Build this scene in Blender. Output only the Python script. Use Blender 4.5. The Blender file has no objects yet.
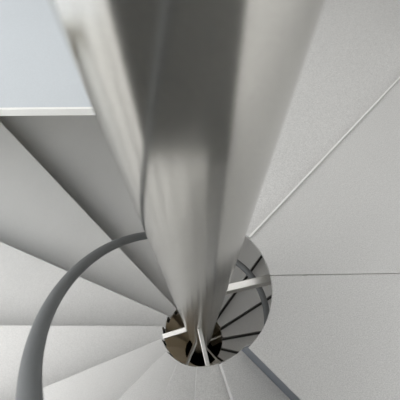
import bpy, bmesh, math, random
from mathutils import Vector, Matrix
random.seed(3)
C = bpy.context.scene.collection
R = math.radians
S = 0.8            # scale of the surveyed coordinates, metres per unit
ZC = 1.5           # camera height above the floor
# surveyed stair geometry (u = right, v = ahead, h = height above the camera)
TH, RO, FPX = 0.445631424, -0.0084899618, 347.765147
AU, AV = -0.00838481, 0.27892484
RC = 0.1082836     # column radius
W = 0.2820018      # radius of the open well
RR = 0.4132215     # handrail radius
HR = 2.2332865     # handrail height round the landing
SLOPE = 0.5907     # handrail rise per radian
HL = 1.34893127    # landing soffit
RISE = 0.23770466
STEP = R(21.5)
AZS = -0.876849796
ROUT = 3.75
FLOOR_H = -ZC / S

def P(u, v, h): return Vector((-u * S, v * S, h * S + ZC))
def PA(r, az, h): return P(AU + r * math.cos(az), AV + r * math.sin(az), h)

# ---------------------------------------------------------------- materials
def mat(name, col, rough=.5, metal=0.0, noise=.04, nscale=60, bump=.0, big=.05, aniso=0.0, tint=None):
    m = bpy.data.materials.new(name); m.use_nodes = True
    n = m.node_tree.nodes; l = m.node_tree.links; b = n['Principled BSDF']
    tc = n.new('ShaderNodeTexCoord')
    t1 = n.new('ShaderNodeTexNoise'); t1.inputs['Scale'].default_value = nscale; t1.inputs['Detail'].default_value = 3
    t2 = n.new('ShaderNodeTexNoise'); t2.inputs['Scale'].default_value = 2.3; t2.inputs['Detail'].default_value = 5
    l.new(tc.outputs['Object'], t1.inputs['Vector']); l.new(tc.outputs['Object'], t2.inputs['Vector'])
    def remap(t, a):
        r = n.new('ShaderNodeMapRange'); r.inputs['From Min'].default_value = .25; r.inputs['From Max'].default_value = .75
        r.inputs['To Min'].default_value = 1 - a; r.inputs['To Max'].default_value = 1 + a
        l.new(t.outputs['Fac'], r.inputs['Value']); return r
    a, c = remap(t1, noise), remap(t2, big)
    mu = n.new('ShaderNodeMath'); mu.operation = 'MULTIPLY'; l.new(a.outputs[0], mu.inputs[0]); l.new(c.outputs[0], mu.inputs[1])
    vm = n.new('ShaderNodeVectorMath'); vm.operation = 'SCALE'; vm.inputs[0].default_value = col
    l.new(mu.outputs[0], vm.inputs['Scale']); l.new(vm.outputs[0], b.inputs['Base Color'])
    b.inputs['Roughness'].default_value = rough; b.inputs['Metallic'].default_value = metal
    if aniso:
        b.inputs['Anisotropic'].default_value = aniso
        tg = n.new('ShaderNodeTangent'); tg.direction_type = 'RADIAL'; tg.axis = 'Z'; l.new(tg.outputs[0], b.inputs['Tangent'])
    if bump:
        bp = n.new('ShaderNodeBump'); bp.inputs['Strength'].default_value = bump; bp.inputs['Distance'].default_value = .002
        l.new(t1.outputs['Fac'], bp.inputs['Height']); l.new(bp.outputs[0], b.inputs['Normal'])
    return m
M = dict(
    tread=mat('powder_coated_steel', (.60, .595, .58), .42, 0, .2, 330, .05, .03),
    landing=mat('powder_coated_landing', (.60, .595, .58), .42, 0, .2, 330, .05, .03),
    riser=mat('riser_steel', (.15, .17, .2), .5, 0, .05, 200, .05, .05),
    column=mat('brushed_stainless', (.60, .59, .56), .175, 1.0, .05, 300, .0, .04, aniso=0.0),
    rail=mat('grey_rail_paint', (.165, .172, .175), .5, .0, .07, 400, .05, .04),
    strut=mat('galvanised_strut', (.78, .77, .74), .32, .9, .06, 200, .05, .04),
    ceiling=mat('smooth_blue_grey_plaster', (.55, .585, .61), .7, 0, .03, 200, .03, .02),
    trim=mat('white_trim', (.85, .85, .82), .5, 0, .02, 200, 0, .02),
    floor=mat('pale_terrazzo', (.60, .60, .60), .5, 0, .12, 120, .02, .05),
    black=mat('black_shade', (.025, .025, .024), .7, 0, .05, 200, 0, .05),  # painted shade for the strips under the treads
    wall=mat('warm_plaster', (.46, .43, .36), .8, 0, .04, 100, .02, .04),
    dark=mat('riser_shaded_steel', (.10, .10, .098), .6, 0, .05, 200, 0, .05),  # riser steel darkened to carry the shade between treads
    blocker_wall=mat('blocker_grey', (.24, .24, .23), .8, 0, .04, 100, .02, .04),  # for the unseen light blockers
    roof=mat('dark_roof', (.02, .02, .022), .8, 0, .1, 80, 0, .05),
    bounce_patch=mat('dark_bounce_patch', (.06, .06, .06), .9, 0, .2, 150, .1, .1),
)

# ---------------------------------------------------------------- mesh helpers
def obj(name, bm, m, parent=None, smooth=False, **props):
    bmesh.ops.recalc_face_normals(bm, faces=bm.faces)
    me = bpy.data.meshes.new(name); bm.to_mesh(me); bm.free()
    me.materials.append(M[m])
    if smooth:
        for p in me.polygons: p.use_smooth = True
        try: me.set_sharp_from_angle(angle=R(35))
        except Exception: pass
    o = bpy.data.objects.new(name, me); C.objects.link(o)
    if parent: o.parent = parent
    for k, v in props.items(): o[k] = v
    return o
def empty(name, loc, **props):
    o = bpy.data.objects.new(name, None); o.empty_display_size = .1; C.objects.link(o)
    for k, v in props.items(): o[k] = v
    o.location = (0, 0, 0)
    return o
def prism(bm, pts, h0, h1):
    """pts: (u, v) outline, extruded between two heights"""
    a = [bm.verts.new(P(u, v, h0)) for u, v in pts]; b = [bm.verts.new(P(u, v, h1)) for u, v in pts]
    bm.faces.new(a); bm.faces.new(list(reversed(b)))
    for i in range(len(pts)):
        j = (i + 1) % len(pts); bm.faces.new((a[i], b[i], b[j], a[j]))
def pol(r, az): return (AU + r * math.cos(az), AV + r * math.sin(az))
def sector(a0, a1, r0=W, r1=ROUT, n=14, i0=None, i1=None):
    """outline of a tread between two azimuths"""
    ins = [pol(r0, a0 + (a1 - a0) * i / n) for i in range(n + 1)]
    out = [pol(r1, a0 + (a1 - a0) * i / n) for i in range(n + 1)]
    return ins + out[::-1]
def shifted(a, r, d):
    """point at radius r on the line parallel to azimuth a, moved d sideways (towards rising azimuth)"""
    x = math.sqrt(max(r * r - d * d, 0)); 
    return (AU + x * math.cos(a) - d * math.sin(a), AV + x * math.sin(a) + d * math.cos(a))
SKEW = {4: .5, 5: 1.2, 6: 1.5, 7: 2.3, 8: 3.0, 9: 3.0, 10: 2.0, 11: 1.0}
def edge_az(k, r, d=0.0):
    """azimuth at radius r of edge number k, moved sideways by d"""
    return AZS - STEP * k - R(SKEW.get(k, 0)) * (1 - W / r) + math.asin(d / r)
def edge_pt(k, r, d=0.0): return pol(r, edge_az(k, r, d))
def tread_outline(k, d0, d1, r0=W, r1=ROUT, n=14):
    """tread between edge k - 1 (moved by d0) and edge k (moved by d1)"""
    f = lambda r: [pol(r, edge_az(k - 1, r, d0) * (1 - i / n) + edge_az(k, r, d1) * (i / n)) for i in range(n + 1)]
    lin = lambda k_, d: [edge_pt(k_, r0 + (r1 - r0) * i / 10, d) for i in range(1, 10)]
    return f(r0) + lin(k, d1) + f(r1)[::-1] + lin(k - 1, d0)[::-1]
def strip(k, da, db, r0, r1):
    """narrow strip along edge k between two sideways offsets"""
    rr = [r0 + (r1 - r0) * i / 10 for i in range(11)]
    return [edge_pt(k, r, da) for r in rr] + [edge_pt(k, r, db) for r in rr[::-1]]
def bevel(o, w=.002, seg=2):
    m = o.modifiers.new('bevel', 'BEVEL'); m.width = w; m.segments = seg; m.limit_method = 'ANGLE'; m.angle_limit = R(40)

# ---------------------------------------------------------------- staircase flight
NT = 30
stair = empty('spiral_staircase', None, label='pale grey steel spiral flight winding up around the open well above the landing', category='staircase')
T = .022
for j in range(1, NT + 1):
    h = HL + RISE * j
    a0 = AZS - STEP * (j - 1); a1 = AZS - STEP * j
    bm = bmesh.new()
    prism(bm, tread_outline(j, .035, 0.0), h, h + T)     # the front edge runs a little over the riser below
    t = obj('tread', bm, 'tread', stair)
    bevel(t, .0015, 1)
    if j > 1:       # black strip standing in for the shade under the overhanging front edge
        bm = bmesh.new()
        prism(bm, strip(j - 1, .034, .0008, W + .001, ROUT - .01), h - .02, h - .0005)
        obj('edge_shade', bm, 'black', t)
    if 12 <= j <= 17:   # black strip that paints the shadow band along the riser
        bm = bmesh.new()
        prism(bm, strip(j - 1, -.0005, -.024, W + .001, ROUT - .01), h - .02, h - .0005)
        obj('riser_shade', bm, 'black', t)
    # closed riser standing on the rear edge of this tread
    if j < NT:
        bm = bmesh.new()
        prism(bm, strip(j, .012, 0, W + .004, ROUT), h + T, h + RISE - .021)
        obj('riser', bm, 'dark' if j > 1 else 'landing', t)  # shade in the step recess is put into the dark colour

# ---------------------------------------------------------------- landing
land = empty('stair_landing', None, label='broad pale grey landing of three steel panels beside the thick column', category='landing')
def line_pts(p, q, r0, r1):
    """intersections of the line p-q (landing plane, relative to the axis) with two circles"""
    d = Vector((q[0] - p[0], q[1] - p[1])).normalized(); p = Vector(p)
    o = []
    for r in (r0, r1):
        b = p.dot(d); c = p.dot(p) - r * r; t = -b + math.sqrt(b * b - c); s = p + d * t; o.append((s.x, s.y))
    return o
seams = [
    line_pts((-.02, .25), (-.12, 2.5), W, ROUT),
    line_pts((.2118, .2002), (1.0453, 1.0588), W, ROUT),
    line_pts((.2863, .0391), (.7857, .0427), W, ROUT),
    None]
# last edge: the landing's end, over the first riser
def ray(px, py, h):
    F = Vector((0, math.sin(TH), math.cos(TH))); U = Vector((0, math.cos(TH), -math.sin(TH))); X = Vector((1, 0, 0))
    R2 = math.cos(RO) * X + math.sin(RO) * U; U2 = -math.sin(RO) * X + math.cos(RO) * U
    d = F + (px - 200) / FPX * R2 + (200 - py) / FPX * U2; return d / d.z * h
p, q = ray(251, 350, HL), ray(301, 400, HL)
seams[3] = line_pts((p.x - AU, p.y - AV), (q.x - AU, q.y - AV), W, ROUT)
for i in range(3):
    (i0, o0), (i1, o1) = seams[i], seams[i + 1]
    A = [math.atan2(s[1], s[0]) for s in (i0, i1, o0, o1)]
    n = 24
    gap = (0, .0035, .003)[i]
    ins = [pol(W, A[0] + (A[1] - A[0]) * k / n - (gap / W if k == 0 else 0)) for k in range(n + 1)]
    out = [pol(ROUT, A[2] + (A[3] - A[2]) * k / n - (gap / ROUT if k == 0 else 0)) for k in range(n + 1)]
    bm = bmesh.new(); dz = (-.006, 0, .0)[i]
    prism(bm, ins + out[::-1], HL + dz, HL + .012)
    o = obj('panel', bm, 'landing', land); bevel(o, .001, 1)
(i1, o1) = seams[1]
dv = Vector((o1[0] - i1[0], o1[1] - i1[1])).normalized(); nv = Vector((dv.y, -dv.x)) * .0055
bm = bmesh.new(); prism(bm, [(AU + i1[0] + nv.x * k, AV + i1[1] + nv.y * k) if e == 0 else (AU + o1[0] + nv.x * k, AV + o1[1] + nv.y * k) for e, k in ((0, -.2), (1, -.2), (1, 1), (0, 1))], HL - .016, HL - .0065)
obj('edge_strip', bm, 'trim', land, label='thin bright edge strip')
# end plate standing on the landing's last edge, up to the first tread
i3, o3 = seams[3]
dv = Vector((o3[0] - i3[0], o3[1] - i3[1])).normalized(); nv = Vector((-dv.y, dv.x)) * .012
pt = lambda s, k: (AU + s[0] + nv.x * k, AV + s[1] + nv.y * k)
bm = bmesh.new(); prism(bm, [pt(i3, 0), pt(o3, 0), pt(o3, 1), pt(i3, 1)], HL + .0125, HL + RISE)
obj('end_plate', bm, 'riser', land, label='blue grey vertical end plate of the landing')

# ---------------------------------------------------------------- central column with struts
col = empty('central_column', None, label='thick brushed stainless steel column rising through the middle of the well', category='column')
HT = HL + RISE * NT + 1.6
bm = bmesh.new(); n = 160
rings = []
for h in (FLOOR_H, FLOOR_H + .01, 0, 2, 4, 6, 8, HT):
    rings.append([bm.verts.new(PA(RC, 2 * math.pi * i / n, h)) for i in range(n)])
for a, b in zip(rings, rings[1:]):
    for i in range(n): bm.faces.new((a[i], a[(i + 1) % n], b[(i + 1) % n], b[i]))
bm.faces.new(rings[0]); bm.faces.new(rings[-1])
obj('shaft', bm, 'column', col, smooth=True)
bm = bmesh.new()
prism(bm, [pol(RC + .05, 2 * math.pi * i / 48) for i in range(48)], FLOOR_H, FLOOR_H + .03)
obj('base_plate', bm, 'strut', col)
def strut(az, h, r1, w=.026, t=.026, label=None, h1=None, off=0):
    bm = bmesh.new(); h1 = h if h1 is None else h1
    d = Vector((math.cos(az), math.sin(az))); nn = Vector((-d.y, d.x)) * w / 2; ox = Vector((-d.y, d.x)) * off
    vs = []
    for r, hh in ((RC - .004, h), (r1, h1)):
        for s, z in ((-1, 0), (1, 0), (1, t), (-1, t)):
            vs.append(bm.verts.new(P(AU + ox.x + d.x * r + nn.x * s, AV + ox.y + d.y * r + nn.y * s, hh + z)))
    a, b = vs[:4], vs[4:]
    bm.faces.new(a); bm.faces.new(b)
    for i in range(4): bm.faces.new((a[i], a[(i + 1) % 4], b[(i + 1) % 4], b[i]))
    o = obj('strut', bm, 'strut', col); bevel(o, .002, 2)
    if label: o['label'] = label
    return o
strut(R(12), HL + .17, W + .06, .032, .08)
strut(R(-77), HL + RISE * 2 + T, W + .06, .022, .03, off=-.024)
strut(R(-164), HL + RISE * 6 - .02, W + .005, .036, .03, label='pale strut seen flat from below')
strut(R(-252), HL + RISE * 10 + T, W + .03)
strut(R(19), HL + RISE * 16 + .04, W + .06)
strut(R(-47), HL + RISE * 14 - .04, W + .01, .02, .02)
def tube(bm, pts, r, n=16, cap=True):
    rings = []
    for i, p in enumerate(pts):
        t = (pts[min(i + 1, len(pts) - 1)] - pts[max(i - 1, 0)]).normalized()
        x = t.cross(Vector((0, 0, 1))); x = x.normalized() if x.length > 1e-4 else Vector((1, 0, 0)); y = t.cross(x)
        rings.append([bm.verts.new(p + (x * math.cos(2 * math.pi * k / n) + y * math.sin(2 * math.pi * k / n)) * r) for k in range(n)])
    for a, b in zip(rings, rings[1:]):
        for k in range(n): bm.faces.new((a[k], a[(k + 1) % n], b[(k + 1) % n], b[k]))
    if cap: bm.faces.new(rings[0]); bm.faces.new(rings[-1])
bm = bmesh.new(); tube(bm, [PA(RC - .004, R(-112), 3.2), PA(.31, R(-113), 3.1)], .0155 * S)
obj('strut', bm, 'strut', col, smooth=True, label='round tube strut')

# ---------------------------------------------------------------- handrail
rail = empty('handrail', None, label='matt grey tubular handrail curving around the well in front of the treads', category='handrail')
AZ1 = R(75); bm = bmesh.new(); pts = []
a = R(300)
def rail_h(a):
    if a > AZ1 - .2:
        e = .2; x = a - AZ1 + e
        return HR - SLOPE * (math.sqrt(x * x + e * e) - e) 
    if a < AZS: return HR + .6334 * (AZS - a)
    return HR
N = 330; aend = AZS - STEP * 22
for i in range(N + 1):
    aa = a + (aend - a) * i / N
    pts.append(PA(RR, aa, rail_h(aa)))
tube(bm, pts, .021 * S * .93, 20)
obj('rail_tube', bm, 'rail', rail, smooth=True)
def post(aa, h0, name='post'):
    bm = bmesh.new(); tube(bm, [PA(RR, aa, h0), PA(RR, aa, rail_h(aa) - .01)], .008, 12)
    bm2 = obj(name, bm, 'rail', rail, smooth=True); return bm2
post(R(299.5), FLOOR_H + .0105, 'newel_post')
for j in range(2, 22, 2):
    post(AZS - STEP * (j - .5), HL + RISE * j + T)

# ---------------------------------------------------------------- the setting
bm = bmesh.new()
V0, HS = 1.123, 1.321
prism(bm, [(-9, V0 + .012), (-.32, V0 + .012), (-.32, 9), (-9, 9)], HS + .001, HS + .046)
obj('ceiling', bm, 'ceiling', kind='structure')
bm = bmesh.new(); prism(bm, [(-9, V0), (-.315, V0), (-.315, V0 + .012), (-9, V0 + .012)], HS, HS + .047)
obj('trim_1', bm, 'trim', kind='structure')
bm = bmesh.new(); prism(bm, [(-14, -14), (14, -14), (14, 14), (-14, 14)], FLOOR_H - .1, FLOOR_H)
obj('floor', bm, 'floor', kind='structure')
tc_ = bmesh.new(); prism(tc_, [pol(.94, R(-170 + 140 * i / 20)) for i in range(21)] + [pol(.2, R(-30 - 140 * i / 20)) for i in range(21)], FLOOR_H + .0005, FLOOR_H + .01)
obj('bounce_patch', tc_, 'bounce_patch', label='unseen dark floor patch added to cut bounce light', category='bounce_patch')  # added out of view, keeps floor bounce off the lower treads
bm = bmesh.new(); prism(bm, [pol(ROUT + 1, 2 * math.pi * i / 48) for i in range(48)], HT, HT + .2)
obj('ceiling', bm, 'roof', kind='structure')

# ---------------------------------------------------------------- light
# the round shaft wall that closes the stair off above the ground floor
def arc_block(bm, a0, a1, h0, h1, r0, r1):
    m = max(1, int(round((a1 - a0) / R(3.75)))); rings = []
    for k in range(m + 1):
        aa = a0 + (a1 - a0) * k / m
        rings.append([bm.verts.new(PA(rr, aa, hh)) for rr, hh in ((r0, h0), (r1, h0), (r1, h1), (r0, h1))])
    for p, q in zip(rings, rings[1:]):
        for k in range(4): bm.faces.new((p[k], p[(k + 1) % 4], q[(k + 1) % 4], q[k]))
    bm.faces.new(rings[0]); bm.faces.new(rings[-1])
WR0, WR1 = ROUT + .01, ROUT + .16
WIN = [(-208, -112), (-62, 6)]; WH0, WH1 = HL - .02, 2.85
bm = bmesh.new()
arc_block(bm, R(6), R(152), WH0, WH1, WR0, WR1)
arc_block(bm, R(-112), R(-62), WH0, WH1, WR0, WR1)
for k in range(2): arc_block(bm, R(180 * k), R(180 * k + 180), WH1 + .001, HT - .001, WR0, WR1)
obj('wall_round', bm, 'wall', kind='structure')
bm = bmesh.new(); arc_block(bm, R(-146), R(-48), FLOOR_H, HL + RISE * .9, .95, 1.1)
obj('blocker_back', bm, 'blocker_wall', kind='structure')  # unseen blocker added to shade the first treads and darken the column's reflection
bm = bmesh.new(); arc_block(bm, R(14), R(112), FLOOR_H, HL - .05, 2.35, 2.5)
obj('blocker_right', bm, 'blocker_wall', kind='structure')  # unseen blocker added to shade the outer landing panels
for i, (w0, w1) in enumerate(WIN):
    bm = bmesh.new(); c0, c1 = WR0 + .04, WR0 + .1
    arc_block(bm, R(w0), R(w1), WH0 + .002, WH0 + .06, c0, c1)
    arc_block(bm, R(w0), R(w1), WH1 - .06, WH1 - .002, c0, c1)
    nm = max(2, int((w1 - w0) / 15))
    for k in range(nm + 1):
        aa = R(w0) + R(w1 - w0) * k / nm
        arc_block(bm, aa - .008 + (.009 if k == 0 else 0), aa + .008 - (.009 if k == nm else 0), WH0 + .062, WH1 - .062, c0, c1)
    obj('window_%d' % (i + 1), bm, 'trim', kind='structure')

w = bpy.data.worlds.new('sky'); bpy.context.scene.world = w; w.use_nodes = True
bg = w.node_tree.nodes['Background']; bg.inputs[0].default_value = (.94, .97, 1.0, 1); bg.inputs[1].default_value = .65
sd = bpy.data.lights.new('sun', 'SUN'); sd.energy = 5.5; sd.angle = R(3); sd.color = (1, .985, .97)
so = bpy.data.objects.new('sun', sd); C.objects.link(so)
sdir = Vector((-.6, .3, -.6))       # the way the light travels (world x = image left)
so.rotation_euler = sdir.to_track_quat('-Z', 'Y').to_euler()

ld = bpy.data.lights.new('shaft_lamp', 'POINT'); ld.energy = 8.5; ld.color = (1, .79, .5); ld.shadow_soft_size = .12
lo = bpy.data.objects.new('shaft_lamp', ld); C.objects.link(lo); lo.location = PA(2.2, R(170), 5.0)
# ---------------------------------------------------------------- camera
cd = bpy.data.cameras.new('camera'); cam = bpy.data.objects.new('camera', cd); C.objects.link(cam)
cd.sensor_width = 36; cd.lens = 36 * FPX / 400; cd.clip_start = .01
cd.dof.use_dof = True; cd.dof.focus_distance = 1.6; cd.dof.aperture_fstop = 8
mp = lambda v: Vector((-v.x, v.y, v.z))
F = Vector((0, math.sin(TH), math.cos(TH))); U = Vector((0, math.cos(TH), -math.sin(TH))); X = Vector((1, 0, 0))
R2 = math.cos(RO) * X + math.sin(RO) * U; U2 = -math.sin(RO) * X + math.cos(RO) * U
r_, u_, f_ = mp(R2), mp(U2), mp(F)
mx = Matrix(((r_.x, u_.x, -f_.x, 0), (r_.y, u_.y, -f_.y, 0), (r_.z, u_.z, -f_.z, ZC), (0, 0, 0, 1)))
cam.matrix_world = mx
sc = bpy.context.scene; sc.camera = cam
sc.view_settings.view_transform = 'Standard'; sc.view_settings.look = 'None'; sc.view_settings.gamma = 1
sc.view_settings.use_curve_mapping = False; sc.view_settings.exposure = 0.98
